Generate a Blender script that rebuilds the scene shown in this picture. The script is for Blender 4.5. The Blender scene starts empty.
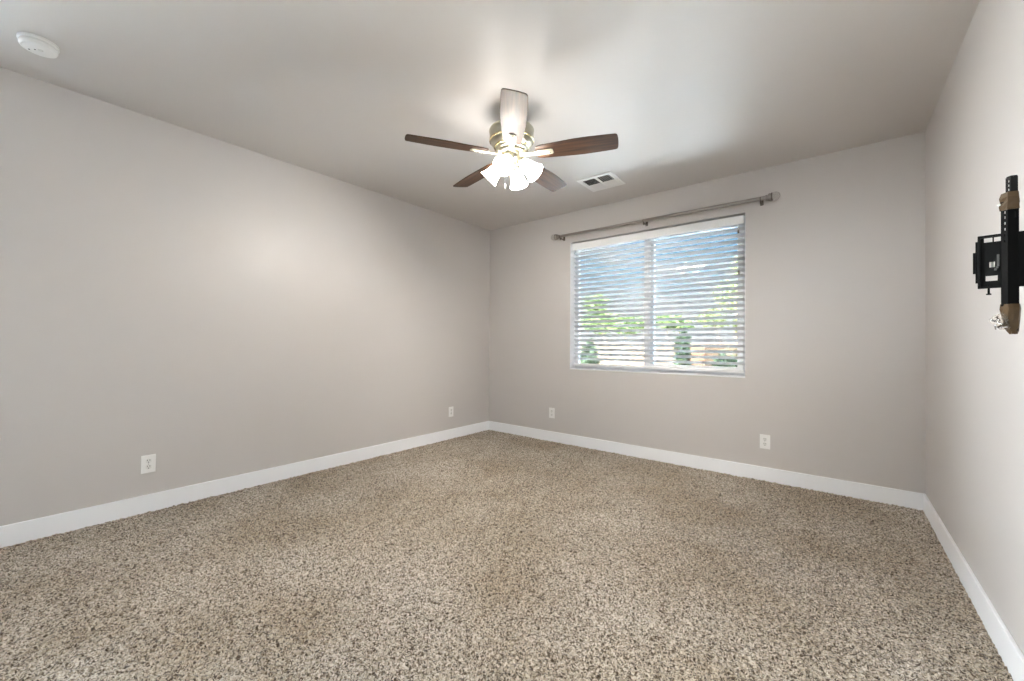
import bpy, math, random
from mathutils import Vector, Matrix
random.seed(7)
SC = bpy.context.scene
COL = SC.collection
PI = math.pi

# ------------------------------------------------------------------ camera
H = 2.6                       # ceiling height
CAMZ = 1.12082
LX, RX, BY, FY = -3.528, 0.480, 3.932, -2.60   # room: left, right, back, front (behind the camera)
cd = bpy.data.cameras.new('camera'); cam = bpy.data.objects.new('camera', cd); COL.objects.link(cam)
fw = Vector((-0.62516589, 0.78045296, 0.00779679)); rt = Vector((0.78049181, 0.62512965, 0.00674286))
up = rt.cross(fw)
cam.matrix_world = Matrix(((rt.x, up.x, -fw.x, 0), (rt.y, up.y, -fw.y, 0), (rt.z, up.z, -fw.z, CAMZ), (0, 0, 0, 1)))
cd.sensor_width = 36.0; cd.lens = 404.214 / 1024 * 36.0; cd.clip_start = 0.02; cd.clip_end = 300
SC.camera = cam

# ------------------------------------------------------------------ exposure, world, sun
SC.view_settings.view_transform = 'Standard'; SC.view_settings.look = 'None'
SC.view_settings.exposure = 2.15; SC.view_settings.gamma = 1.0
SC.view_settings.use_curve_mapping = False
SKY_SUNSIDE = 66.0
SKY_STRENGTH = 0.255
SUN_STRENGTH = 1.9
LAMP = 7.2                   # radiance of the frosted fan shades
BULB = 820.0                  # radiance of the bulbs inside them
SC.cycles.max_bounces = 10; SC.cycles.diffuse_bounces = 6; SC.cycles.transparent_max_bounces = 24
SC.cycles.sample_clamp_indirect = 10.0

def new_world():
    w = bpy.data.worlds.new('sky'); SC.world = w; w.use_nodes = True
    nt = w.node_tree; N = nt.nodes; L = nt.links; N.clear()
    out = N.new('ShaderNodeOutputWorld'); bg = N.new('ShaderNodeBackground'); bg.inputs[1].default_value = SKY_STRENGTH
    tc = N.new('ShaderNodeTexCoord'); sp = N.new('ShaderNodeSeparateXYZ'); L.new(tc.outputs['Generated'], sp.inputs[0])
    rp = N.new('ShaderNodeValToRGB'); e = rp.color_ramp.elements
    e[0].position = 0.0; e[0].color = (1.0, 1.0, 1.0, 1); e[1].position = 0.30; e[1].color = (0.09, 0.38, 0.80, 1)
    m = e.new(0.09); m.color = (0.92, 0.97, 1.0, 1); m = e.new(0.165); m.color = (0.42, 0.72, 0.98, 1)
    L.new(sp.outputs['Z'], rp.inputs[0])
    mp = N.new('ShaderNodeMapping'); mp.inputs['Scale'].default_value = (2.2, 2.2, 7.0); L.new(tc.outputs['Generated'], mp.inputs[0])
    nz = N.new('ShaderNodeTexNoise'); nz.inputs['Scale'].default_value = 2.6; nz.inputs['Detail'].default_value = 6; nz.inputs['Roughness'].default_value = 0.55
    L.new(mp.outputs[0], nz.inputs['Vector'])
    cr = N.new('ShaderNodeValToRGB'); cr.color_ramp.elements[0].position = 0.52; cr.color_ramp.elements[1].position = 0.64
    L.new(nz.outputs['Fac'], cr.inputs[0])
    mx = N.new('ShaderNodeMixRGB'); mx.inputs[2].default_value = (1.0, 1.0, 1.0, 1)
    L.new(cr.outputs[0], mx.inputs[0]); L.new(rp.outputs[0], mx.inputs[1])
    mr = N.new('ShaderNodeMapRange'); mr.interpolation_type = 'SMOOTHSTEP'      # brighter sky on the sun's side of the house
    mr.inputs['From Min'].default_value = 0.45; mr.inputs['From Max'].default_value = -0.25; mr.inputs['To Min'].default_value = 1.0; mr.inputs['To Max'].default_value = SKY_SUNSIDE
    L.new(sp.outputs['Y'], mr.inputs['Value'])
    hz = N.new('ShaderNodeMapRange'); hz.inputs['From Min'].default_value = 0.2; hz.inputs['From Max'].default_value = -0.6; L.new(sp.outputs['Y'], hz.inputs['Value'])
    hm = N.new('ShaderNodeMixRGB'); hm.inputs[2].default_value = (0.88, 0.94, 1.0, 1); L.new(hz.outputs[0], hm.inputs[0]); L.new(mx.outputs[0], hm.inputs[1])
    ml = N.new('ShaderNodeVectorMath'); ml.operation = 'SCALE'; L.new(hm.outputs[0], ml.inputs[0]); L.new(mr.outputs[0], ml.inputs['Scale'])
    L.new(ml.outputs[0], bg.inputs[0]); L.new(bg.outputs[0], out.inputs[0])
new_world()

sd = bpy.data.lights.new('sun', 'SUN'); sd.energy = SUN_STRENGTH; sd.angle = 0.012; sd.color = (1.0, 0.97, 0.92)
sun = bpy.data.objects.new('sun', sd); COL.objects.link(sun)
sun.rotation_euler = Vector((-0.58, 0.20, -0.95)).to_track_quat('-Z', 'Y').to_euler(); sun.location = (6, -6, 12)

def portal(name, loc, sx, sy, rot):
    d = bpy.data.lights.new(name, 'AREA'); d.shape = 'RECTANGLE'; d.size = sx; d.size_y = sy
    o = bpy.data.objects.new(name, d); COL.objects.link(o); o.location = loc; o.rotation_euler = rot
    d.cycles.is_portal = True
    return o
portal('window_portal', (-1.461, BY + 0.20, 1.55), 1.74, 1.44, (-PI / 2, 0, 0))
portal('added_door_portal', (-0.2, FY - 0.20, 1.67), 0.56, 0.52, (PI / 2, 0, 0))
portal('added_window_portal', (LX - 0.20, -1.30, 1.675), 2.3, 1.47, (PI / 2, 0, -PI / 2))

# ------------------------------------------------------------------ materials
def mat(name, col, rough=0.6, metal=0.0, spec=0.5, bump=None, coat=0.0):
    m = bpy.data.materials.new(name); m.use_nodes = True
    nt = m.node_tree; b = nt.nodes['Principled BSDF']
    b.inputs['Base Color'].default_value = (*col, 1); b.inputs['Roughness'].default_value = rough
    b.inputs['Metallic'].default_value = metal; b.inputs['Specular IOR Level'].default_value = spec
    if coat: b.inputs['Coat Weight'].default_value = coat; b.inputs['Coat Roughness'].default_value = 0.3
    # a faint procedural variation in every material
    tc = nt.nodes.new('ShaderNodeTexCoord'); nz = nt.nodes.new('ShaderNodeTexNoise')
    sc, st, dist = bump or (60.0, 0.04, 0.0005)
    nz.inputs['Scale'].default_value = sc; nz.inputs['Detail'].default_value = 3
    nt.links.new(tc.outputs['Object'], nz.inputs['Vector'])
    bp = nt.nodes.new('ShaderNodeBump'); bp.inputs['Strength'].default_value = st; bp.inputs['Distance'].default_value = dist
    nt.links.new(nz.outputs['Fac'], bp.inputs['Height']); nt.links.new(bp.outputs[0], b.inputs['Normal'])
    return m

M = {}
M['wall'] = mat('taupe_wall_paint', (0.55, 0.520, 0.500), 0.44, 0, 0.42, (140.0, 0.10, 0.002))
M['ceiling'] = mat('taupe_ceiling_paint', (0.63, 0.597, 0.572), 0.42, 0, 0.45, (140.0, 0.10, 0.002))
M['trim'] = mat('white_trim_paint', (0.86, 0.87, 0.89), 0.35)
M['white'] = mat('white_plastic', (0.82, 0.81, 0.79), 0.4)
M['blind'] = mat('white_blind_vinyl', (0.84, 0.84, 0.84), 0.42)
def vinyl_slat():
    m = mat('translucent_white_slat', (0.92, 0.92, 0.93), 0.42); nt = m.node_tree; N = nt.nodes; b = N['Principled BSDF']
    t = N.new('ShaderNodeBsdfTranslucent'); t.inputs[0].default_value = (0.92, 0.925, 0.94, 1); x = N.new('ShaderNodeMixShader'); x.inputs[0].default_value = 0.58
    o = [n for n in N if n.type == 'OUTPUT_MATERIAL'][0]
    nt.links.new(b.outputs[0], x.inputs[1]); nt.links.new(t.outputs[0], x.inputs[2]); nt.links.new(x.outputs[0], o.inputs[0])
    return m
M['slat'] = vinyl_slat()
M['vinyl'] = mat('white_window_vinyl', (0.78, 0.79, 0.81), 0.4)
M['dark'] = mat('dark_hole', (0.012, 0.012, 0.012), 0.8, 0, 0.2)
M['nickel'] = mat('brushed_nickel', (0.60, 0.57, 0.46), 0.33, 1.0)
M['brass'] = mat('polished_brass_ring', (0.86, 0.72, 0.40), 0.22, 1.0)
M['cream'] = mat('cream_painted_iron', (0.56, 0.52, 0.40), 0.4, 0.2)
M['rod'] = mat('satin_pewter_rod', (0.33, 0.305, 0.28), 0.36, 0.85)
M['rod_dark'] = mat('dark_pewter', (0.12, 0.10, 0.085), 0.4, 0.7)
M['black'] = mat('black_powder_coat', (0.0016, 0.0014, 0.0012), 0.6, 0, 0.07)
M['lever'] = mat('worn_grey_lever', (0.06, 0.055, 0.048), 0.4)
M['black_worn'] = mat('black_steel_worn', (0.005, 0.0046, 0.0042), 0.6, 0, 0.10)
M['steel'] = mat('zinc_screws', (0.72, 0.72, 0.72), 0.22, 1.0)
M['tape'] = mat('brown_packing_tape', (0.060, 0.035, 0.015), 0.4, 0, 0.2, (25.0, 0.35, 0.01))
M['tassel'] = mat('wooden_tassel', (0.07, 0.045, 0.03), 0.5)
M['label'] = mat('white_paper', (0.75, 0.74, 0.71), 0.6)
M['cord'] = mat('white_cord', (0.7, 0.7, 0.7), 0.7)
M['stem'] = mat('brown_bark', (0.13, 0.085, 0.05), 0.8)

def wood():
    m = mat('walnut_blade', (0.1, 0.05, 0.03), 0.48, 0, 0.34, coat=0.0); nt = m.node_tree; b = nt.nodes['Principled BSDF']
    tc = nt.nodes.new('ShaderNodeTexCoord'); mp = nt.nodes.new('ShaderNodeMapping'); mp.inputs['Scale'].default_value = (3, 60, 3)
    nz = nt.nodes.new('ShaderNodeTexNoise'); nz.inputs['Scale'].default_value = 1.0; nz.inputs['Detail'].default_value = 5
    rp = nt.nodes.new('ShaderNodeValToRGB'); e = rp.color_ramp.elements
    e[0].position = 0.3; e[0].color = (0.018, 0.008, 0.005, 1); e[1].position = 0.72; e[1].color = (0.105, 0.048, 0.019, 1)
    L = nt.links
    L.new(tc.outputs['Object'], mp.inputs[0]); L.new(mp.outputs[0], nz.inputs['Vector']); L.new(nz.outputs['Fac'], rp.inputs[0]); L.new(rp.outputs[0], b.inputs['Base Color'])
    return m
M['wood'] = wood()

def carpet():
    m = bpy.data.materials.new('frieze_carpet'); m.use_nodes = True
    nt = m.node_tree; N = nt.nodes; L = nt.links; b = N['Principled BSDF']
    b.inputs['Roughness'].default_value = 0.95; b.inputs['Specular IOR Level'].default_value = 0.15
    b.inputs['Sheen Weight'].default_value = 0.25; b.inputs['Sheen Roughness'].default_value = 0.5
    tc = N.new('ShaderNodeTexCoord')
    wob = N.new('ShaderNodeTexNoise'); wob.inputs['Scale'].default_value = 70; wob.inputs['Detail'].default_value = 2
    L.new(tc.outputs['Object'], wob.inputs['Vector'])
    add = N.new('ShaderNodeMixRGB'); add.blend_type = 'LINEAR_LIGHT'; add.inputs[0].default_value = 0.012
    L.new(tc.outputs['Object'], add.inputs[1]); L.new(wob.outputs['Color'], add.inputs[2])
    vo = N.new('ShaderNodeTexVoronoi'); vo.inputs['Scale'].default_value = 195
    L.new(add.outputs[0], vo.inputs['Vector'])
    # colour of each tuft
    rp = N.new('ShaderNodeValToRGB'); e = rp.color_ramp.elements
    e[0].position = 0.0; e[0].color = (0.045, 0.029, 0.016, 1); e[1].position = 1.0; e[1].color = (0.69, 0.63, 0.545, 1)
    for p, c in ((0.22, (0.095, 0.067, 0.042)), (0.40, (0.31, 0.262, 0.2)), (0.65, (0.485, 0.425, 0.35))):
        q = e.new(p); q.color = (*c, 1)
    sep = N.new('ShaderNodeSeparateColor'); L.new(vo.outputs['Color'], sep.inputs[0]); L.new(sep.outputs[0], rp.inputs[0])
    # broad wear and brushing patches, with warm and cool light painted into their tint
    big = N.new('ShaderNodeTexNoise'); big.inputs['Scale'].default_value = 1.5; big.inputs['Detail'].default_value = 4
    L.new(tc.outputs['Object'], big.inputs['Vector'])
    br = N.new('ShaderNodeValToRGB'); br.color_ramp.elements[0].position = 0.35; br.color_ramp.elements[0].color = (0.80, 0.745, 0.66, 1)
    br.color_ramp.elements[1].position = 0.65; br.color_ramp.elements[1].color = (1.08, 1.08, 1.09, 1)
    L.new(big.outputs['Fac'], br.inputs[0])
    mul = N.new('ShaderNodeMixRGB'); mul.blend_type = 'MULTIPLY'; mul.inputs[0].default_value = 1.0
    L.new(rp.outputs[0], mul.inputs[1]); L.new(br.outputs[0], mul.inputs[2])
    L.new(mul.outputs[0], b.inputs['Base Color'])
    fin = N.new('ShaderNodeTexNoise'); fin.inputs['Scale'].default_value = 260; fin.inputs['Detail'].default_value = 2
    L.new(tc.outputs['Object'], fin.inputs['Vector'])
    ht = N.new('ShaderNodeMath'); ht.operation = 'SUBTRACT'; L.new(fin.outputs['Fac'], ht.inputs[0]); L.new(vo.outputs['Distance'], ht.inputs[1])
    bp = N.new('ShaderNodeBump'); bp.inputs['Strength'].default_value = 0.5; bp.inputs['Distance'].default_value = 0.004
    L.new(ht.outputs[0], bp.inputs['Height']); L.new(bp.outputs[0], b.inputs['Normal'])
    return m
M['carpet'] = carpet()

def glass_pane():
    m = bpy.data.materials.new('window_glass'); m.use_nodes = True
    nt = m.node_tree; N = nt.nodes; L = nt.links; N.clear()
    o = N.new('ShaderNodeOutputMaterial'); t = N.new('ShaderNodeBsdfTransparent'); g = N.new('ShaderNodeBsdfGlossy'); g.inputs['Roughness'].default_value = 0.02
    t.inputs[0].default_value = (0.95, 0.97, 0.97, 1)
    f = N.new('ShaderNodeFresnel'); f.inputs[0].default_value = 1.45; x = N.new('ShaderNodeMixShader')
    L.new(f.outputs[0], x.inputs[0]); L.new(t.outputs[0], x.inputs[1]); L.new(g.outputs[0], x.inputs[2]); L.new(x.outputs[0], o.inputs[0])
    return m
M['glass'] = glass_pane()

def clear(name, col, rough, ior=1.45):
    m = bpy.data.materials.new(name); m.use_nodes = True; b = m.node_tree.nodes['Principled BSDF']
    b.inputs['Base Color'].default_value = (*col, 1); b.inputs['Roughness'].default_value = rough
    b.inputs['Transmission Weight'].default_value = 0.92; b.inputs['IOR'].default_value = ior
    return m
M['crystal'] = clear('clear_crystal', (0.95, 0.94, 0.92), 0.05)
M['bag'] = clear('clear_plastic_bag', (0.85, 0.80, 0.74), 0.12, 1.1)

def glow(name, col, strength, base=(0.9, 0.88, 0.84)):
    m = mat(name, base, 0.5); b = m.node_tree.nodes['Principled BSDF']
    b.inputs['Emission Color'].default_value = (*col, 1); b.inputs['Emission Strength'].default_value = strength
    return m
M['shade'] = glow('lit_frosted_glass', (1.0, 0.965, 0.91), LAMP)
M['bulb'] = glow('lit_bulb', (1.0, 0.955, 0.89), BULB)

def speckle(name, c1, c2, scale, rough=0.8, trans=0.0):
    m = mat(name, c1, rough); nt = m.node_tree; b = nt.nodes['Principled BSDF']
    tc = nt.nodes.new('ShaderNodeTexCoord'); nz = nt.nodes.new('ShaderNodeTexNoise'); nz.inputs['Scale'].default_value = scale; nz.inputs['Detail'].default_value = 4
    rp = nt.nodes.new('ShaderNodeValToRGB'); rp.color_ramp.elements[0].position = 0.35; rp.color_ramp.elements[1].position = 0.65
    rp.color_ramp.elements[0].color = (*c1, 1); rp.color_ramp.elements[1].color = (*c2, 1)
    L = nt.links; L.new(tc.outputs['Object'], nz.inputs['Vector']); L.new(nz.outputs['Fac'], rp.inputs[0]); L.new(rp.outputs[0], b.inputs['Base Color'])
    return m
M['block'] = speckle('tan_block_wall', (0.066, 0.038, 0.017), (0.086, 0.052, 0.025), 3.0)
M['terracotta'] = speckle('orange_stucco', (0.10, 0.042, 0.015), (0.115, 0.05, 0.019), 4.0)
M['gravel'] = speckle('pale_gravel', (0.60, 0.54, 0.46), (0.76, 0.70, 0.62), 30.0)
M['leaf_dark'] = speckle('dark_green_leaf', (0.003, 0.010, 0.001), (0.018, 0.036, 0.003), 9.0)
M['leaf_lime'] = speckle('lime_green_leaf', (0.020, 0.040, 0.003), (0.060, 0.088, 0.008), 5.0)
M['leaf_yellow'] = speckle('yellow_green_leaf', (0.050, 0.062, 0.010), (0.12, 0.132, 0.036), 5.0)
M['stucco'] = speckle('white_stucco', (0.78, 0.76, 0.74), (0.84, 0.83, 0.81), 6.0)
M['roof'] = speckle('pale_roof_tile', (0.52, 0.42, 0.36), (0.62, 0.52, 0.45), 8.0)

# ------------------------------------------------------------------ mesh builder
class MB:
    def __init__(s): s.v = []; s.f = []; s.sm = []
    def add(s, vs, fs, smooth=False):
        n = len(s.v); s.v += [Vector(v) for v in vs]
        for f in fs: s.f.append([i + n for i in f]); s.sm.append(smooth)
        return s
    def box(s, x0, x1, y0, y1, z0, z1, mtx=None):
        vs = [Vector((x, y, z)) for z in (z0, z1) for y in (y0, y1) for x in (x0, x1)]
        if mtx: vs = [mtx @ v for v in vs]
        return s.add(vs, [(0, 2, 3, 1), (4, 5, 7, 6), (0, 1, 5, 4), (2, 6, 7, 3), (0, 4, 6, 2), (1, 3, 7, 5)])
    def lathe(s, prof, mtx=Matrix(), n=32, cap0=False, cap1=False):
        vs = []
        for r, z in prof:
            for k in range(n):
                a = 2 * PI * k / n; vs.append(mtx @ Vector((r * math.cos(a), r * math.sin(a), z)))
        fs = []
        for i in range(len(prof) - 1):
            for k in range(n):
                k2 = (k + 1) % n; fs.append((i * n + k, i * n + k2, (i + 1) * n + k2, (i + 1) * n + k))
        s.add(vs, fs, True)
        base = len(s.v) - len(vs)
        if cap0: s.f.append([base + k for k in reversed(range(n))]); s.sm.append(False)
        if cap1: s.f.append([base + (len(prof) - 1) * n + k for k in range(n)]); s.sm.append(False)
        return s
    def tube(s, pts, r, n=10, caps=True):
        pts = [Vector(p) for p in pts]; rs = r if isinstance(r, (list, tuple)) else [r] * len(pts)
        vs = []; ref = Vector((0.13, 0.21, 0.97))
        for i, p in enumerate(pts):
            t = (pts[min(i + 1, len(pts) - 1)] - pts[max(i - 1, 0)]).normalized()
            a = t.cross(ref)
            if a.length < 1e-3: a = t.cross(Vector((1, 0, 0)))
            a.normalize(); b = t.cross(a)
            for k in range(n):
                q = 2 * PI * k / n; vs.append(p + (a * math.cos(q) + b * math.sin(q)) * rs[i])
        fs = []
        for i in range(len(pts) - 1):
            for k in range(n):
                k2 = (k + 1) % n; fs.append((i * n + k, i * n + k2, (i + 1) * n + k2, (i + 1) * n + k))
        s.add(vs, fs, True)
        base = len(s.v) - len(vs)
        if caps:
            s.f.append([base + k for k in reversed(range(n))]); s.sm.append(False)
            s.f.append([base + (len(pts) - 1) * n + k for k in range(n)]); s.sm.append(False)
        return s
    def sphere(s, c, r, mtx=None, n=20, m=12, sz=1.0):
        prof = []
        for i in range(m + 1):
            a = -PI / 2 + PI * i / m; prof.append((max(1e-5, r * math.cos(a)), r * sz * math.sin(a)))
        return s.lathe(prof, (mtx or Matrix.Translation(Vector(c))), n)
    def prism(s, poly, z0, z1, mtx=Matrix()):
        n = len(poly)
        vs = [mtx @ Vector((x, y, z0)) for x, y in poly] + [mtx @ Vector((x, y, z1)) for x, y in poly]
        fs = [list(reversed(range(n))), list(range(n, 2 * n))] + [(k, (k + 1) % n, n + (k + 1) % n, n + k) for k in range(n)]
        return s.add(vs, fs)
    def holed(s, x0, x1, z0, z1, t, holes, mtx=Matrix()):
        """plate in local xz, thickness t along y (0..t), with rectangular holes cut right through"""
        xs = sorted({x0, x1, *[h[0] for h in holes], *[h[1] for h in holes]}); zs = sorted({z0, z1, *[h[2] for h in holes], *[h[3] for h in holes]})
        xs = [x for x in xs if x0 <= x <= x1]; zs = [z for z in zs if z0 <= z <= z1]
        def full(i, j):
            if i < 0 or j < 0 or i >= len(xs) - 1 or j >= len(zs) - 1: return False
            cx = (xs[i] + xs[i + 1]) / 2; cz = (zs[j] + zs[j + 1]) / 2
            return not any(h[0] < cx < h[1] and h[2] < cz < h[3] for h in holes)
        for i in range(len(xs) - 1):
            for j in range(len(zs) - 1):
                if not full(i, j): continue
                a, b, c, d = xs[i], xs[i + 1], zs[j], zs[j + 1]
                P = [mtx @ Vector(q) for q in ((a, 0, c), (b, 0, c), (b, 0, d), (a, 0, d), (a, t, c), (b, t, c), (b, t, d), (a, t, d))]
                F = [(0, 1, 2, 3), (7, 6, 5, 4)]
                if not full(i - 1, j): F.append((0, 3, 7, 4))
                if not full(i + 1, j): F.append((1, 5, 6, 2))
                if not full(i, j - 1): F.append((0, 4, 5, 1))
                if not full(i, j + 1): F.append((3, 2, 6, 7))
                s.add(P, F)
        return s
    def build(s, name, m, parent=None, local=False, bevel=0.0, auto=False, solid=0.0):
        me = bpy.data.meshes.new(name)
        off = Vector((0, 0, 0))
        if parent and not local:
            p = parent
            while p: off += p.location; p = p.parent
        me.from_pydata([tuple(v - off) for v in s.v], [], s.f); me.validate(); me.update()
        for poly, q in zip(me.polygons, s.sm): poly.use_smooth = q
        me.materials.append(m if not isinstance(m, str) else M[m])
        o = bpy.data.objects.new(name, me); COL.objects.link(o)
        if parent: o.parent = parent
        if bevel:
            md = o.modifiers.new('bevel', 'BEVEL'); md.width = bevel; md.segments = 2; md.limit_method = 'ANGLE'; md.angle_limit = math.radians(40)
        if solid:
            md = o.modifiers.new('solid', 'SOLIDIFY'); md.thickness = solid; md.offset = 0
        return o

def empty(name, loc, rot=(0, 0, 0)):
    o = bpy.data.objects.new(name, None); COL.objects.link(o); o.location = loc; o.rotation_euler = rot; o.empty_display_size = 0.05
    return o
def tag(o, label, cat, group=None):
    o['label'] = label; o['category'] = cat
    if group: o['group'] = group
    return o
def struct(o): o['kind'] = 'structure'; return o
def copy_tree(o, parent=None):
    c = o.copy(); COL.objects.link(c)
    if parent: c.parent = parent
    for ch in list(o.children): copy_tree(ch, c)
    return c

# ------------------------------------------------------------------ room shell
WX0, WX1, WZ0, WZ1 = -2.321, -0.602, 0.842, 2.256      # window opening
T = 0.16
struct(MB().box(LX - T, RX + T, FY - T, BY + T, -0.12, -0.008).build('floor', 'carpet'))
def carpet_pile():
    import numpy as np
    st = 0.0046; rs = np.random.RandomState(4)
    xs = np.arange(LX + 0.004, RX - 0.004, st); ys = np.arange(-0.35, BY - 0.004, st); nx, ny = len(xs), len(ys)
    def blur(a, k):
        for _ in range(k):
            a = (a + np.roll(a, 1, 0) + np.roll(a, -1, 0)) / 3; a = (a + np.roll(a, 1, 1) + np.roll(a, -1, 1)) / 3
        return a / a.std()
    w0 = rs.randn(ny, nx); tuft = w0 + np.roll(w0, 1, 0) + np.roll(w0, 1, 1) + np.roll(w0, (1, 1), (0, 1)); tuft /= tuft.std(); clump = blur(rs.randn(ny, nx), 1); fibre = rs.randn(ny, nx); broad = blur(rs.randn(ny, nx), 40)
    z = 0.0085 + 0.0026 * tuft + 0.0013 * clump + 0.0008 * fibre + 0.0006 * broad
    z = np.clip(z, 0.0006, 0.017) - 0.008
    X, Y = np.meshgrid(xs, ys)
    co = np.stack([X + 0.0014 * rs.randn(ny, nx), Y + 0.0014 * rs.randn(ny, nx), z], -1)
    co[:, 0, 0] = LX + 0.002; co[:, -1, 0] = RX - 0.002; co[0, :, 1] = -0.352; co[-1, :, 1] = BY - 0.002
    i = np.arange(ny * nx).reshape(ny, nx)
    q = np.stack([i[:-1, :-1], i[:-1, 1:], i[1:, 1:], i[1:, :-1]], -1).reshape(-1)
    nf = len(q) // 4
    me = bpy.data.meshes.new('carpet_pile'); me.vertices.add(nx * ny); me.vertices.foreach_set('co', co.astype(np.float32).ravel())
    me.loops.add(nf * 4); me.loops.foreach_set('vertex_index', q.astype(np.int32))
    me.polygons.add(nf); me.polygons.foreach_set('loop_start', np.arange(0, nf * 4, 4, dtype=np.int32)); me.polygons.foreach_set('loop_total', np.full(nf, 4, dtype=np.int32))
    me.update(); me.validate(); me.materials.append(M['carpet'])
    o = bpy.data.objects.new('carpet_pile', me); COL.objects.link(o)
    o['kind'] = 'stuff'; o['label'] = 'speckled tan wall to wall carpet pile covering the floor'; o['category'] = 'carpet'
carpet_pile()
struct(MB().box(LX - T, RX + T, FY - T, BY + T, H, H + 0.15).build('ceiling', 'ceiling'))
SY0, SY1, SZ0, SZ1 = -2.45, -0.15, 0.95, 2.42              # unseen side window behind the camera, added to let daylight in
MSIDE = Matrix.Translation((LX, 0, 0)) @ Matrix.Rotation(PI / 2, 4, 'Z')
struct(MB().holed(FY - T, BY + T, 0, H, T, [(SY0, SY1, SZ0, SZ1)], MSIDE).build('wall_left', 'wall'))
struct(MB().box(RX, RX + T, FY - T, BY + T, 0, H).build('wall_right', 'wall'))
struct(MB().holed(LX, RX, 0, H, T, [(WX0, WX1, WZ0, WZ1)], Matrix.Translation((0, BY, 0))).build('wall_back', 'wall'))
PX0, PX1, PZ1 = -0.6, 0.2, 2.05                          # unseen part-glazed door behind the camera, added to let daylight in
struct(MB().holed(LX, RX, 0, H, T, [(PX0, PX1, 0, PZ1)], Matrix.Translation((0, FY - T, 0))).build('wall_front', 'wall'))
BH, BT = 0.115, 0.014
def base(name, x0, x1, y0, y1):
    return struct(MB().box(x0, x1, y0, y1, -0.0078, BH).build(name, 'trim', bevel=0.003))
base('baseboard_left', LX, LX + BT, FY, BY)
base('baseboard_back', LX + BT, RX - BT, BY - BT, BY)
base('baseboard_right', RX - BT, RX, FY, BY)

# window: white drywall returns, vinyl frame with a sliding sash, panes
w = struct(empty('window_1', (-1.461, BY + 0.1, WZ0)))
r = MB()
r.box(WX0, WX0 + 0.004, BY + 0.004, BY + 0.11, WZ0, WZ1)
r.box(WX1 - 0.004, WX1, BY + 0.004, BY + 0.11, WZ0, WZ1)
r.build('window_return', 'trim', w)
MB().box(WX0 + 0.004, WX1 - 0.004, BY - 0.004, BY + 0.11, WZ0, WZ0 + 0.010).build('window_sill', 'trim', w, bevel=0.002)
fr = MB()
Fy0, Fy1 = BY + 0.11, BY + 0.155
fr.holed(WX0, WX1, WZ0, WZ1, Fy1 - Fy0, [(WX0 + 0.045, -1.512, WZ0 + 0.05, WZ1 - 0.05), (-1.420, WX1 - 0.045, WZ0 + 0.05, WZ1 - 0.05)], Matrix.Translation((0, Fy0, 0)))
fr.build('window_frame', 'vinyl', w, bevel=0.003)
sa = MB().holed(-1.512, WX1 - 0.030, WZ0 + 0.035, WZ1 - 0.035, 0.02, [(-1.455, WX1 - 0.075, WZ0 + 0.085, WZ1 - 0.085)], Matrix.Translation((0, Fy0 - 0.021, 0)))
sa.build('window_sash', 'vinyl', w, bevel=0.002)
MB().box(WX0 + 0.04, -1.505, Fy0 + 0.02, Fy0 + 0.025, WZ0 + 0.045, WZ1 - 0.045).build('window_pane', 'glass', w)
MB().box(-1.46, WX1 - 0.07, Fy0 - 0.014, Fy0 - 0.009, WZ0 + 0.08, WZ1 - 0.08).build('window_pane', 'glass', w)
d = struct(empty('door_added', (-0.2, FY - 0.1, 0)))
MB().holed(PX0, PX1, 0, PZ1, 0.10, [(PX0 + 0.03, PX1 - 0.03, 0.0, PZ1 - 0.03)], Matrix.Translation((0, FY - 0.11, 0))).build('door_frame', 'trim', d, bevel=0.003)
dl = MB().holed(PX0 + 0.032, PX1 - 0.032, 0.006, PZ1 - 0.032, 0.04, [(PX0 + 0.13, PX1 - 0.13, 1.42, PZ1 - 0.13)], Matrix.Translation((0, FY - 0.10, 0)))
for z0, z1 in ((0.18, 1.28),): dl.holed(PX0 + 0.11, PX1 - 0.11, z0, z1, 0.008, [(PX0 + 0.14, PX1 - 0.14, z0 + 0.03, z1 - 0.03)], Matrix.Translation((0, FY - 0.06, 0)))
dl.build('door_leaf', 'trim', d, bevel=0.002)
MB().box(PX0 + 0.12, PX1 - 0.12, FY - 0.083, FY - 0.077, 1.41, PZ1 - 0.12).build('added_door_pane', 'glass', d)
MB().sphere((PX0 + 0.10, FY - 0.005, 0.95), 0.027).build('door_knob', 'nickel', d)
w2 = struct(empty('window_added', (LX - 0.1, -1.3, SZ0)))
MB().holed(SY0, SY1, SZ0, SZ1, 0.05, [(SY0 + 0.05, -1.325, SZ0 + 0.05, SZ1 - 0.05), (-1.275, SY1 - 0.05, SZ0 + 0.05, SZ1 - 0.05)], Matrix.Translation((-0.09, 0, 0)) @ MSIDE).build('window_frame', 'vinyl', w2, bevel=0.003)
for a0, a1 in ((SY0 + 0.045, -1.32), (-1.28, SY1 - 0.045)):
    MB().box(LX - 0.118, LX - 0.112, a0, a1, SZ0 + 0.045, SZ1 - 0.045).build('window_pane', 'glass', w2)

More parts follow.
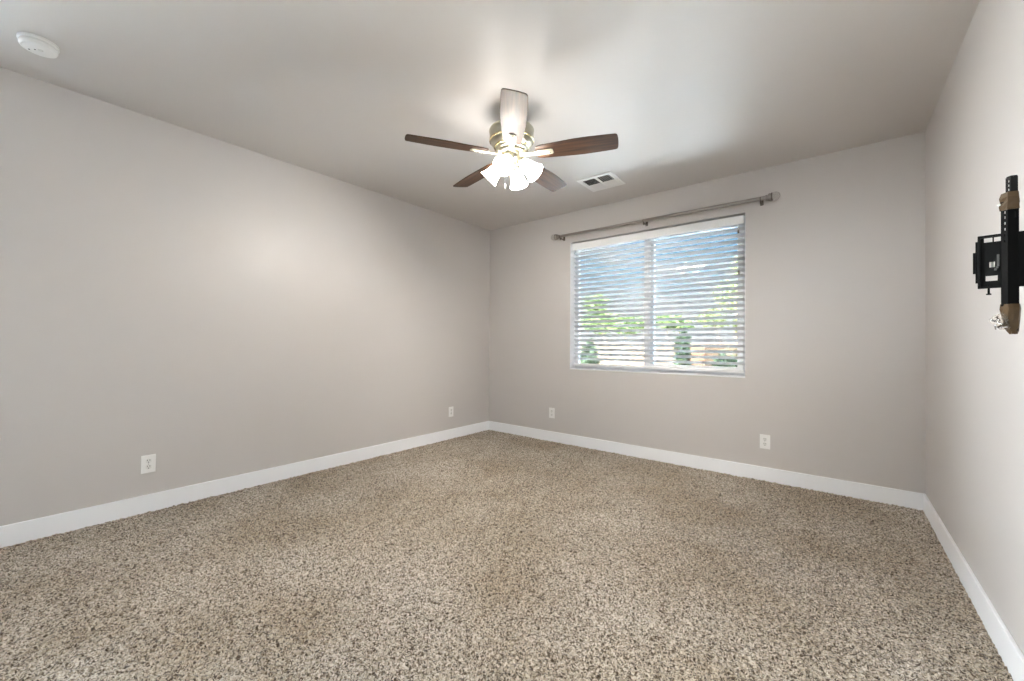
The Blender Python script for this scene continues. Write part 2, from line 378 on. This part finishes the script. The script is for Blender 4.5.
# ------------------------------------------------------------------ ceiling fan
CX, CY = -1.619, 2.004
fan = tag(empty('ceiling_fan', (CX, CY, H)), 'five bladed dark wood ceiling fan with lit frosted glass lamp shades', 'ceiling fan')
TC = Matrix.Translation((CX, CY, 0))
MB().lathe([(0.012, 2.53), (0.030, 2.532), (0.058, 2.548), (0.068, 2.570), (0.070, 2.6)], TC, 36).build('canopy', 'nickel', fan)
MB().lathe([(0.014, 2.485), (0.014, 2.535)], TC, 16).build('downrod', 'nickel', fan)
hs = MB().lathe([(0.014, 2.492), (0.130, 2.490), (0.1405, 2.486), (0.1440, 2.478), (0.1440, 2.470), (0.1410, 2.466), (0.1410, 2.425), (0.1395, 2.418),
                 (0.134, 2.400), (0.122, 2.384), (0.108, 2.374), (0.104, 2.372), (0.100, 2.362), (0.092, 2.352), (0.02, 2.350)], TC, 48).build('motor_housing', 'nickel', fan)
MB().lathe([(0.1385, 2.4175), (0.1425, 2.416), (0.1430, 2.412), (0.1405, 2.408), (0.1365, 2.4085)], TC, 48).build('trim_ring', 'brass', hs)
MB().lathe([(0.108, 2.3755), (0.112, 2.374), (0.1115, 2.369), (0.1035, 2.368)], TC, 48).build('trim_ring', 'brass', hs)
MB().lathe([(0.02, 2.352), (0.085, 2.350), (0.088, 2.343), (0.085, 2.332), (0.064, 2.328), (0.02, 2.328)], TC, 40).build('flywheel', 'nickel', fan)

PITCH = math.radians(12.0)
def blade_set(theta):
    rot = Matrix.Translation((CX, CY, 2.322)) @ Matrix.Rotation(theta, 4, 'Z') @ Matrix.Rotation(-PITCH, 4, 'X')
    # blade outline: root narrow, widest at two thirds, gently convex tip with rounded corners
    def half(x):
        t = (x - 0.165) / (0.66 - 0.165)
        return 0.056 + 0.020 * math.sin(PI * min(1, t * 1.25) * 0.5) - 0.010 * max(0, t - 0.55) / 0.45
    top = [(0.165 + 0.495 * k / 14, half(0.165 + 0.495 * k / 14)) for k in range(14)]
    top += [(0.646, half(0.646) - 0.001), (0.655, half(0.655) - 0.006), (0.6585, half(0.656) - 0.016), (0.661, 0.03), (0.662, 0.0)]
    poly = [(0.163, 0.0), (0.163, 0.040), (0.166, 0.050)] + top[1:] + [(x, -y) for x, y in reversed(top[1:-1])] + [(0.166, -0.050), (0.163, -0.040)]
    me = MB().prism(poly, 0.0, 0.007)
    b = me.build('blade', 'wood', fan, local=True, bevel=0.0015)
    b.matrix_local = Matrix.Translation(-fan.location) @ rot
    # cream blade iron under the root, an arm from the flywheel to a pad with screws
    ir = MB()
    ir.prism([(0.075, -0.016), (0.150, -0.014), (0.175, -0.022), (0.262, -0.022), (0.270, -0.014), (0.270, 0.014), (0.262, 0.022), (0.175, 0.022), (0.150, 0.014), (0.075, 0.016)], -0.007, -0.0005)
    ir.box(0.182, 0.258, -0.013, 0.013, -0.0115, -0.007)
    ir.box(0.070, 0.100, -0.018, 0.018, -0.006, 0.020)
    i = ir.build('blade_iron', 'cream', b, local=True, bevel=0.0025)
    sc = MB()
    for x, y in ((0.190, 0.0), (0.250, 0.0), (0.220, 0.0)):
        sc.lathe([(0.0045, -0.0145), (0.005, -0.0125), (0.005, -0.011)], Matrix.Translation((x, y, 0)), 10, cap0=True)
    sc.build('screw', 'rod_dark', b, local=True)
    return b
for k in range(5): blade_set(math.radians(-122.06 + 72 * k))

# light kit: switch housing, four arms with sockets, four bell shades, finial and pull chains
MB().lathe([(0.020, 2.329), (0.052, 2.328), (0.056, 2.322), (0.056, 2.300), (0.048, 2.288), (0.030, 2.282), (0.027, 2.276), (0.027, 2.254), (0.020, 2.247), (0.008, 2.243), (0.0085, 2.235), (0.001, 2.230)], TC, 36).build('light_kit_hub', 'nickel', fan)
def shade_axis(deg):
    a = math.radians(deg); out = Vector((math.cos(a), math.sin(a), 0))
    ax = (out * 0.72 + Vector((0, 0, -0.70))).normalized()
    neck = Vector((CX, CY, 2.277)) + out * 0.070
    q = ax.to_track_quat('Z', 'Y').to_matrix().to_4x4()
    return out, ax, neck, Matrix.Translation(neck) @ q
for deg in (-70, 20, 110, 200):
    out, ax, neck, mt = shade_axis(deg)
    c = Vector((CX, CY, 0))
    p0 = c + out * 0.040 + Vector((0, 0, 2.300)); p1 = c + out * 0.058 + Vector((0, 0, 2.301)); p2 = neck - ax * 0.012
    arm = MB().tube([p0, p1, p2, neck - ax * 0.002], [0.009, 0.009, 0.010, 0.012], 12)
    am = arm.build('lamp_arm', 'nickel', fan)
    MB().lathe([(0.010, -0.020), (0.026, -0.014), (0.030, -0.004), (0.030, 0.010), (0.027, 0.012)], mt, 24).build('socket', 'nickel', am)
    sh = MB().lathe([(0.0265, 0.003), (0.028, 0.012), (0.032, 0.024), (0.037, 0.040), (0.042, 0.060), (0.046, 0.082), (0.053, 0.106), (0.061, 0.122), (0.0625, 0.125), (0.0605, 0.1245),
                     (0.051, 0.107), (0.044, 0.082), (0.040, 0.060), (0.035, 0.040), (0.030, 0.025), (0.026, 0.013)], mt, 32).build('lamp_shade', 'shade', fan)
    MB().sphere(None, 0.022, mt @ Matrix.Translation((0, 0, 0.065)), 16, 10, 1.25).build('bulb', 'bulb', sh)
def chain(dx, dy, z0, z1, fob):
    ch = MB().tube([(CX + dx, CY + dy, z0), (CX + dx, CY + dy, z1)], 0.0012, 6).build('pull_chain', 'rod_dark', fan)
    MB().lathe([(0.0015, z1 + 0.004), (0.0045, z1 - 0.004), (0.0050, z1 - 0.020), (0.0035, z1 - 0.028), (0.0005, z1 - 0.030)], Matrix.Translation((CX + dx, CY + dy, 0)), 12).build('pull_fob', fob, ch)
MB().lathe([(0.010, 2.300), (0.011, 2.290), (0.007, 2.286), (0.0065, 2.262), (0.008, 2.258), (0.0075, 2.250), (0.002, 2.247)], Matrix.Translation((CX + 0.044, CY + 0.002, 0)), 14).build('chain_guide', 'nickel', fan)
chain(0.044, 0.002, 2.255, 2.190, 'rod_dark')
chain(-0.022, -0.035, 2.300, 2.135, 'white')

# ------------------------------------------------------------------ smoke detector
sx, sy = -3.088, 0.082
sm = tag(empty('smoke_detector', (sx, sy, H)), 'round white smoke detector on the ceiling near the left wall', 'smoke detector')
TS = Matrix.Translation((sx, sy, 0))
MB().lathe([(0.070, 2.6), (0.070, 2.590), (0.068, 2.588), (0.02, 2.588)], TS, 40).build('mounting_base', 'white', sm)
MB().lathe([(0.064, 2.588), (0.064, 2.583), (0.0655, 2.581), (0.0655, 2.572), (0.062, 2.564), (0.056, 2.561), (0.054, 2.562), (0.052, 2.5605), (0.001, 2.5595)], TS, 40).build('cover', 'white', sm)
MB().lathe([(0.0095, 2.561), (0.009, 2.5575), (0.0005, 2.557)], Matrix.Translation((sx + 0.010, sy + 0.006, 0)), 16).build('test_button', 'label', sm)
for dx, dy in ((-0.024, -0.030), (-0.004, -0.012)):
    g = MB().lathe([(0.0035, 2.5605), (0.0032, 2.559), (0.0004, 2.5588)], Matrix.Translation((sx + dx, sy + dy, 0)), 10)
    g.build('indicator_light', 'dark', sm)

# ------------------------------------------------------------------ ceiling vent
vx0, vx1, vy0, vy1 = -1.832, -1.502, 3.205, 3.530
vent = tag(empty('ceiling_vent', ((vx0 + vx1) / 2, (vy0 + vy1) / 2, H)), 'square white louvred air vent in the ceiling above the window', 'air vent')
RX90 = Matrix.Rotation(PI / 2, 4, 'X')                    # holed() plate xz -> xy
vm = Matrix.Translation((0, 0, 2.592)) @ Matrix(((1, 0, 0, 0), (0, 0, 1, 0), (0, 1, 0, 0), (0, 0, 0, 1)))
b = 0.038; mx, my = (vx0 + vx1) / 2, (vy0 + vy1) / 2
MB().holed(vx0, vx1, vy0, vy1, 0.008, [(vx0 + b, mx - 0.009, vy0 + b, vy1 - b), (mx + 0.009, vx1 - b, vy0 + b, vy1 - b)], vm).build('frame', 'white', vent, bevel=0.002)
MB().box(vx0 + b - 0.004, vx1 - b + 0.004, vy0 + b - 0.004, vy1 - b + 0.004, 2.5985, 2.5998).build('duct_shade_plate', 'dark', vent)  # black sheet stands in for the shade of the duct above
def vent_slat(p, q, width, tilt, axis):
    c = (Vector(p) + Vector(q)) / 2; ln = (Vector(q) - Vector(p)).length / 2
    rz = 0 if axis == 'x' else PI / 2
    mt = Matrix.Translation(c) @ Matrix.Rotation(rz, 4, 'Z') @ Matrix.Rotation(tilt, 4, 'X')
    return MB().box(-ln, ln, -width / 2, width / 2, -0.0006, 0.0006, mt).build('slat', 'white', vent)
zz = 2.5925; n = 7
ymid = vy0 + b + (vy1 - vy0 - 2 * b) * 0.52
for (xa, xb, left) in ((vx0 + b, mx - 0.009, True), (mx + 0.009, vx1 - b, False)):
    for k in range(n):
        y = vy0 + b + (ymid - vy0 - b) * (k + 0.5) / n
        if left: vent_slat((xa, y, zz), (xb, y, zz), 0.008, math.radians(26), 'x')
    if not left:
        for k in range(6):
            x = xa + (xb - xa) * (k + 0.5) / 6
            vent_slat((x, vy0 + b, zz), (x, ymid, zz), 0.013, math.radians(28), 'y')
    for k in range(6):
        y = ymid + (vy1 - b - ymid) * (k + 0.5) / 6
        vent_slat((xa, y, zz), (xb, y, zz), 0.020, math.radians(-24), 'x')

# ------------------------------------------------------------------ outlets
def make_outlet(name, label, w_, h_):
    t = tag(empty(name, (0, 0, 0)), label, 'wall outlet', 'white duplex wall outlets')
    MB().box(-w_ / 2, w_ / 2, -0.006, 0.0, -h_ / 2, h_ / 2).build('cover_plate', 'white', t, local=True, bevel=0.0025)
    for s in (1, -1):
        f = MB().prism([(0.017 * math.cos(a) if abs(math.cos(a)) < 0.8 else 0.0145 * (1 if math.cos(a) > 0 else -1), 0.0145 * math.sin(a) + s * 0.0195) for a in [2 * PI * k / 20 for k in range(20)]],
                       0.0055, 0.0075, Matrix.Rotation(PI / 2, 4, 'X')).build('receptacle', 'label', t, local=True)
        k = MB()
        for x in (-0.0062, 0.0062): k.box(x - 0.0013, x + 0.0013, -0.0078, -0.0072, s * 0.0195 + 0.0005, s * 0.0195 + 0.0095)
        k.box(-0.0025, 0.0025, -0.0078, -0.0072, s * 0.0195 - 0.010, s * 0.0195 - 0.005)
        k.build('slot', 'dark', f, local=True)
    MB().lathe([(0.0003, 0.0075), (0.0028, 0.0072), (0.0032, 0.006)], Matrix.Rotation(PI / 2, 4, 'X'), 12).build('screw', 'steel', t, local=True)
    return t
o1 = make_outlet('wall_outlet', 'white duplex outlet on the left wall, nearest the camera', 0.073, 0.117)
o1.location = (LX, 0.588, 0.315); o1.rotation_euler = (0, 0, PI / 2)
def outlet_copy(loc, rz, label):
    c = copy_tree(o1); c.location = loc; c.rotation_euler = (0, 0, rz); c['label'] = label
outlet_copy((LX, 3.265, 0.317), PI / 2, 'white wall outlet at the far end of the left wall beside the corner')
outlet_copy((-2.552, BY, 0.326), 0, 'white wall outlet on the window wall just left of the window')
outlet_copy((-0.457, BY, 0.323), 0, 'white duplex outlet on the window wall right of the window')

# ------------------------------------------------------------------ window blind
blind = tag(empty('window_blind', (-1.461, BY + 0.05, WZ1)), 'white slatted window blind, lowered with its slats open', 'window blind')
BX0, BX1 = WX0 + 0.010, WX1 - 0.010
YS = BY + 0.072
va = MB().box(BX0, BX1 - 0.004, BY + 0.012, BY + 0.024, 2.168, 2.240)
va.box(BX0, BX1 - 0.004, BY + 0.008, BY + 0.012, 2.232, 2.240)
va.build('valance', 'blind', blind, bevel=0.002)
MB().box(BX0 + 0.004, BX1 - 0.004, BY + 0.045, BY + 0.100, 2.200, 2.244).build('headrail', 'blind', blind, bevel=0.002)
PT = 0.0511; Z0 = 0.9585; TILT = math.radians(30)
def slat_mesh():
    s = MB(); vs = []; nseg = 8; W = 0.0505
    for t in (-0.00125, 0.00125):
        for x in (BX0 + 0.006, BX1 - 0.006):
            for k in range(nseg + 1):
                q = -1 + 2 * k / nseg
                vs.append(Vector((x + 1.461, q * W / 2, 0.0022 * (1 - q * q) + t)))
    n = nseg + 1; F = []
    for k in range(nseg):
        F.append((k, k + 1, n + k + 1, n + k)); F.append((2 * n + k, 3 * n + k, 3 * n + k + 1, 2 * n + k + 1))
        F.append((k, 2 * n + k, 2 * n + k + 1, k + 1)); F.append((n + k, n + k + 1, 3 * n + k + 1, 3 * n + k))
    F.append((0, n, 3 * n, 2 * n)); F.append((n - 1, 3 * n - 1, 4 * n - 1, 2 * n - 1))
    s.add(vs, F); s.sm = [True] * len(F)
    return s
sl = slat_mesh().build('slat', 'slat', blind, local=True)
def place_slat(o, z):
    o.location = Vector((-1.461, YS, z)) - blind.location; o.rotation_euler = (-TILT, 0, 0)   # room edge raised
place_slat(sl, Z0)
for k in range(1, 25):
    c = sl.copy(); COL.objects.link(c); c.parent = blind; place_slat(c, Z0 + PT * k)
MB().box(BX0 + 0.006, BX1 - 0.006, YS - 0.027, YS + 0.027, 0.880, 0.905).build('bottom_rail', 'blind', blind, bevel=0.004)
for x in (-2.155, -1.461, -0.768):
    l = MB()
    for y in (YS - 0.0265, YS + 0.0265): l.tube([(x, y, 0.9), (x, y, 2.21)], 0.0007, 5)
    l.build('ladder_cord', 'cord', blind)
for x, z1 in ((-0.661, 2.112), (-0.657, 1.752)):
    l = MB().tube([(x, BY + 0.030, 2.175), (x, BY + 0.030, z1)], 0.0009, 6).build('pull_cord', 'cord', blind)
    MB().lathe([(0.002, z1 + 0.018), (0.005, z1 + 0.012), (0.0085, z1 - 0.012), (0.0075, z1 - 0.018), (0.001, z1 - 0.019)], Matrix.Translation((x, BY + 0.030, 0)), 14).build('tassel', 'tassel', l)

# ------------------------------------------------------------------ curtain rod
RY = BY - 0.085; RZ = 2.3225
rod = tag(empty('curtain_rod', (-1.43, RY, RZ)), 'bare pewter curtain rod with glass ball ends above the window', 'curtain rod')
RXM = Matrix.Translation((0, RY, RZ)) @ Matrix.Rotation(PI / 2, 4, 'Y')      # lathe axis -> +x
MB().lathe([(0.0125, -2.42), (0.0140, -2.415), (0.0140, -1.40)], RXM, 20, cap0=True).build('rod', 'rod', rod)
MB().lathe([(0.0138, -1.462), (0.0162, -1.460), (0.0162, -0.445), (0.014, -0.440)], RXM, 20).build('outer_rod', 'rod', rod)
for s, x0 in ((-1, -2.42), (1, -0.445)):
    mt = Matrix.Translation((x0, RY, RZ)) @ Matrix.Rotation(s * PI / 2, 4, 'Y')
    fn = MB().lathe([(0.014, -0.006), (0.020, -0.002), (0.022, 0.004), (0.018, 0.009), (0.015, 0.012), (0.022, 0.016), (0.0290, 0.020), (0.0300, 0.026), (0.0290, 0.034), (0.026, 0.040), (0.018, 0.042), (0.002, 0.043)], mt, 28).build('finial', 'rod', rod)
    MB().lathe([(0.0295, 0.0385), (0.0325, 0.041), (0.0315, 0.0455), (0.0270, 0.046)], mt, 28).build('finial_ring', 'rod_dark', fn)
    MB().sphere(None, 0.0335, mt @ Matrix.Translation((0, 0, 0.066)), 24, 14).build('glass_ball', 'crystal', fn)
for x in (-2.400, -1.455, -0.482):
    br = MB().box(x - 0.012, x + 0.012, BY - 0.004, BY, RZ - 0.034, RZ + 0.020)
    br.box(x - 0.006, x + 0.006, RY - 0.004, BY - 0.004, RZ - 0.030, RZ - 0.020)
    pts = [Vector((x, RY + 0.0200 * math.cos(a), RZ + 0.0200 * math.sin(a))) for a in [math.radians(q) for q in range(-200, 15, 16)]]
    br.tube(pts, 0.0038, 8)
    bk = br.build('bracket', 'rod_dark', rod, bevel=0.001)
    MB().tube([(x, RY, RZ - 0.043), (x, RY, RZ - 0.018)], [0.0055, 0.0038], 10).build('set_screw', 'rod_dark', bk)

# ------------------------------------------------------------------ wall mounted television bracket
AL = math.radians(12)
MT = Matrix.Translation((0.326, 1.5, 0)) @ Matrix.Rotation(-AL, 4, 'Z')     # local x right along the plate, y away from the camera
tv = tag(empty('tv_wall_mount', (RX, 1.36, 1.335)), 'black steel television wall mount with upright rail on the right wall', 'tv mount')
wp = MB().holed(-0.12, 0.12, 1.20, 1.47, 0.006, [(-0.09, -0.03, 1.42, 1.432), (0.03, 0.09, 1.42, 1.432), (-0.09, -0.03, 1.238, 1.25), (0.03, 0.09, 1.238, 1.25), (-0.05, 0.05, 1.29, 1.38)],
                Matrix.Translation((RX, 1.33, 0)) @ Matrix.Rotation(PI / 2, 4, 'Z')).build('wall_plate', 'black', tv, bevel=0.001)
a = MB()
for z in (1.30, 1.352):
    a.tube([(RX - 0.012, 1.30, z), (RX - 0.045, 1.32, z), (0.385, 1.56, z), (0.352, 1.53, z)], 0.009, 10)
a.box(RX - 0.030, RX - 0.006, 1.28, 1.32, 1.27, 1.385)
a.build('swivel_arm', 'black', tv)
# tilting head: three stacked plates behind the rail
H1 = [(-0.041, -0.0275, 1.381, 1.3915), (-0.025, -0.0125, 1.381, 1.3915), (-0.0325, -0.0235, 1.318, 1.3315), (-0.0385, -0.0195, 1.2845, 1.297)]
hp = MB().holed(-0.0515, 0.062, 1.266, 1.3985, 0.003, H1, MT @ Matrix.Translation((0, 0.016, 0)))
hp.box(-0.0515, -0.047, 0.008, 0.016, 1.266, 1.3975, MT)
hp.box(-0.014, -0.0105, 0.004, 0.016, 1.270, 1.3975, MT)
hp.box(-0.047, -0.015, 0.006, 0.016, 1.266, 1.2705, MT)
hp.box(-0.0495, -0.013, 0.008, 0.016, 1.3925, 1.3975, MT)
hp.build('tilt_plate', 'black_worn', tv, bevel=0.0008)
q = MB().holed(-0.0555, 0.060, 1.281, 1.386, 0.003, [(-0.043, -0.0125, 1.379, 1.386), (-0.0335, -0.0225, 1.316, 1.3335), (-0.040, -0.018, 1.283, 1.299)], MT @ Matrix.Translation((0, 0.022, 0)))
q.holed(-0.060, 0.055, 1.306, 1.360, 0.003, [(-0.035, -0.021, 1.313, 1.336)], MT @ Matrix.Translation((0, 0.028, 0)))
q.box(0.0, 0.036, 0.019, 0.05, 1.28, 1.372, MT)
q.build('pivot_plate', 'black', tv, bevel=0.0008)
j = MB()
for k in range(8):
    z0 = 1.310 + 0.0375 * k / 8; off = 0.0045 * (1 - min(1, k / 2.5)) ** 2
    j.box(-0.0205 - off, -0.0165 - off, 0.011, 0.016, z0, z0 + 0.0047, MT)
j.build('tilt_lever', 'lever', tv)
MB().box(-0.0305, -0.0255, 0.0285, 0.0310, 1.316, 1.333, MT).build('hole_pale_fill', 'label', tv)  # white piece added for the pale inside of the hole
for u in (-0.0335, 0.030):
    bo = MB().tube([MT @ Vector((u, 0.011, 1.2735)), MT @ Vector((u, 0.011, 1.2515))], 0.0022, 10)
    bo.tube([MT @ Vector((u, 0.011, 1.2525)), MT @ Vector((u, 0.011, 1.2495))], 0.0045, 12)
    bo.build('bolt', 'black', tv)
# upright rail: an L of two slotted faces turned a corner towards the room, with a narrower inner rail
def rail(name, wl, wr, z0, z1, corner, hl, hr, m):
    cm = MT @ Matrix.Translation((corner[0], corner[1], 0))
    left = cm @ Matrix.Rotation(math.radians(180 - 38), 4, 'Z'); right = cm @ Matrix.Rotation(math.radians(22), 4, 'Z')
    r_ = MB()
    r_.holed(0, wl, z0, z1, -0.002, hl, left); r_.holed(0, wr, z0, z1, 0.002, hr, right)
    # back flanges that close the channel
    e1 = left @ Vector((wl, 0, 0)); e2 = right @ Vector((wr, 0, 0)); dn = MT.to_3x3() @ Vector((0.0, 0.010, 0))
    for e in (e1, e2):
        mt = Matrix.Translation(e) @ Matrix.Rotation(-AL, 4, 'Z')
        r_.box(-0.0008, 0.0008, 0, 0.008, z0, z1, mt)
    return r_.build(name, m, tv)
slots = [(0.0045, 0.0075, z, z + 0.006) for z in (1.372, 1.386, 1.400, 1.414, 1.428, 1.440)]
rail('outer_rail', 0.0125, 0.0175, 1.2185, 1.470, (-0.0035, -0.014), slots, [(0.0100, 0.0135, 1.428, 1.4415)], 'black')
rail('inner_rail', 0.0090, 0.0110, 1.160, 1.5265, (0.0012, -0.009), [(0.003, 0.006, z, z + 0.0052) for z in (1.4945, 1.5045, 1.5145)], [], 'black_worn')
cap = MB().prism([(-0.0058, -0.003), (0.0012, -0.0095), (0.0117, -0.005), (0.0112, 0.004), (-0.0048, 0.004)], 1.5262, 1.5300, MT); cap.build('rail_cap', 'black_worn', tv, bevel=0.0015)
def crumple(ring, zs, amp, seed):
    rnd = random.Random(seed); vs = []; n = len(ring)
    for z, sc, sh in zs:
        for (x, y) in ring:
            vs.append(MT @ Vector((x * sc + sh + rnd.uniform(-amp, amp), y * sc + rnd.uniform(-amp, amp), z + rnd.uniform(-amp, amp))))
    F = []
    for i in range(len(zs) - 1):
        for k in range(n): F.append((i * n + k, i * n + (k + 1) % n, (i + 1) * n + (k + 1) % n, (i + 1) * n + k))
    F.append(list(reversed(range(n)))); F.append([(len(zs) - 1) * n + k for k in range(n)])
    return MB().add(vs, F)
ring = [(-0.0155, -0.004), (-0.0100, -0.010), (-0.0035, -0.0165), (0.004, -0.0140), (0.0140, -0.0090), (0.0150, 0.000), (0.012, 0.006), (-0.012, 0.006)]
crumple(ring, [(1.449, 1.0, 0), (1.458, 1.03, -0.001), (1.468, 1.0, 0), (1.478, 1.04, -0.0005), (1.490, 0.93, 0)], 0.0009, 3).build('packing_tape', 'tape', tv)
t2 = MB().box(-0.0195, -0.0145, -0.006, -0.0035, 1.4625, 1.4660, MT); t2.build('tape_end', 'label', tv)

bag = tag(empty('hardware_bag', (0.324, 1.49, 1.223)), 'brown taped plastic bag of silver screws at the foot of the black mount', 'bag')
crumple(ring, [(1.152, 0.42, 0.0045), (1.160, 0.60, 0.003), (1.172, 0.78, 0.0015), (1.186, 0.90, 0.0005), (1.200, 1.0, 0.0005), (1.212, 1.02, 0.0), (1.223, 0.98, 0.0)], 0.0012, 5).build('taped_wrap', 'tape', bag)
pr = [(0.016 * math.cos(2 * PI * k / 10) - 0.015, 0.008 * math.sin(2 * PI * k / 10) - 0.012) for k in range(10)]
crumple(pr, [(1.163, 0.55, 0.002), (1.170, 0.8, 0), (1.180, 1.0, -0.003), (1.190, 0.95, -0.003), (1.198, 0.7, -0.001), (1.206, 0.35, 0.002)], 0.0013, 8).build('clear_pouch', 'bag', bag)
rnd = random.Random(11)
for k in range(9):
    c = MT @ Vector((-0.026 + 0.017 * rnd.random(), -0.018 - 0.004 * rnd.random(), 1.168 + 0.022 * rnd.random()))
    dv = Vector((rnd.uniform(-1, 1), rnd.uniform(-0.4, 0.4), rnd.uniform(-0.7, 0.7))).normalized() * 0.006
    s = MB().tube([c - dv, c + dv * 0.7, c + dv * 0.7, c + dv], [0.0014, 0.0014, 0.0032, 0.0028], 8)
    s.build('screw', 'steel' if k % 3 else 'rod_dark', bag)

# ------------------------------------------------------------------ outside: yard, block wall, shrubs, trees
struct(MB().box(-40, 30, -30, 60, -0.50, -0.30).build('ground', 'gravel'))
GZ = -0.30
bw = tag(empty('block_wall', (-3.5, 9.1, GZ)), 'tan masonry garden wall seen beyond the window', 'garden wall')
MB().box(-12, 4, 9.0, 9.18, GZ, 1.10).build('masonry', 'block', bw)
MB().box(-12, 4, 8.97, 9.21, 1.10, 1.145).build('coping', 'block', bw, bevel=0.006)
tag(MB().box(-2.36, -2.09, 8.80, 8.96, GZ, 1.118).build('wall_pillar', 'terracotta', bevel=0.01), 'orange stuccoed pillar between the two dark shrubs outside', 'pillar')

# unseen rest of the house, added to block sky light from the garden: an upper storey over the room, the other ground floor rooms beside and behind it
struct(MB().box(LX - T, 12.0, -14.0, BY + T, H + 0.16, 6.0).build('wall_upper_added', 'stucco'))
struct(MB().box(RX + T + 0.01, 12.0, -14.0, BY + T, -0.29, H + 0.15).build('wall_outer_added', 'stucco'))

def foliage(n, crown, size, seed):
    rnd = random.Random(seed); s = MB()
    for _ in range(n):
        while True:
            v = Vector((rnd.uniform(-1, 1), rnd.uniform(-1, 1), rnd.uniform(-1, 1)))
            if 0.25 < v.length < 1: break
        lob = 0.82 + 0.18 * math.sin(v.x * 6 + seed) * math.cos(v.z * 7 - seed)
        c = Vector(crown[0]) + Vector((v.x * crown[1][0], v.y * crown[1][1], v.z * crown[1][2])) * lob
        a = Vector((rnd.uniform(-1, 1), rnd.uniform(-1, 1), rnd.uniform(-0.8, 0.8))).normalized()
        b = a.cross(Vector((rnd.uniform(-1, 1), rnd.uniform(-1, 1), rnd.uniform(-1, 1)))).normalized()
        l = size * rnd.uniform(0.6, 1.2); w_ = l * 0.42
        s.add([c - a * l, c + b * w_ - a * l * 0.1, c + a * l, c - b * w_ - a * l * 0.1], [(0, 1, 2, 3)])
    return s
def plant(name, label, cat, base, crowns, leaf, size, n, trunk, group, seed):
    t = tag(empty(name, (base[0], base[1], GZ)), label, cat, group)
    f = MB()
    for k, c in enumerate(crowns):
        g = foliage(n, c, size, seed + k); f.add(g.v, g.f)
    f.build('foliage', leaf, t)
    st = MB(); b0 = Vector((base[0], base[1], GZ))
    for c in crowns:
        top = Vector(c[0]); mid = b0.lerp(top, 0.5) + Vector((0.04, 0.02, 0.12))
        st.tube([b0, mid, top], [trunk, trunk * 0.7, trunk * 0.3], 7)
    st.build('trunk' if cat == 'tree' else 'stem', 'stem', t)
    return t
G1 = 'dark shrubs along the garden wall'; G2 = 'trees beyond the garden wall'
plant('garden_shrub', 'dark green shrub low at the left edge of the window view', 'shrub', (-4.35, 8.2), [((-4.30, 8.2, 0.45), (0.24, 0.3, 0.75)), ((-4.40, 8.3, 0.8), (0.2, 0.25, 0.50))], 'leaf_dark', 0.05, 1500, 0.025, G1, 21)
plant('garden_shrub', 'tall dark green shrub just right of the window middle bar', 'shrub', (-2.36, 8.3), [((-2.36, 8.3, 0.40), (0.25, 0.3, 0.75)), ((-2.34, 8.3, 1.05), (0.17, 0.25, 0.42))], 'leaf_dark', 0.05, 1500, 0.025, G1, 31)
plant('garden_shrub', 'wide dark green shrub low at the right edge of the window view', 'shrub', (-1.58, 8.2), [((-1.64, 8.2, 0.45), (0.24, 0.3, 0.72)), ((-1.42, 8.2, 0.38), (0.22, 0.3, 0.70))], 'leaf_dark', 0.05, 1500, 0.025, G1, 41)
plant('garden_tree', 'bright lime green tree beyond the left half of the garden wall', 'tree', (-5.5, 12.2), [((-6.1, 12.2, 1.85), (0.8, 0.6, 0.45)), ((-5.15, 12.2, 1.72), (0.7, 0.6, 0.40)), ((-6.3, 12.3, 2.45), (0.5, 0.5, 0.40))], 'leaf_lime', 0.09, 700, 0.06, G2, 51)
plant('garden_tree', 'small lime green tree top behind the window middle bar', 'tree', (-3.8, 12.0), [((-3.85, 12.0, 1.80), (0.55, 0.5, 0.26)), ((-3.45, 12.0, 1.66), (0.45, 0.4, 0.20))], 'leaf_lime', 0.08, 600, 0.05, G2, 61)
plant('garden_tree', 'tall loose yellow green tree at the right of the window view', 'tree', (-1.8, 10.2), [((-1.75, 10.2, 2.25), (0.55, 0.5, 0.50)), ((-2.25, 10.3, 1.75), (0.45, 0.45, 0.30)), ((-1.55, 10.2, 2.85), (0.35, 0.4, 0.35)), ((-1.62, 10.2, 1.55), (0.22, 0.3, 0.30))], 'leaf_yellow', 0.06, 420, 0.05, G2, 71)
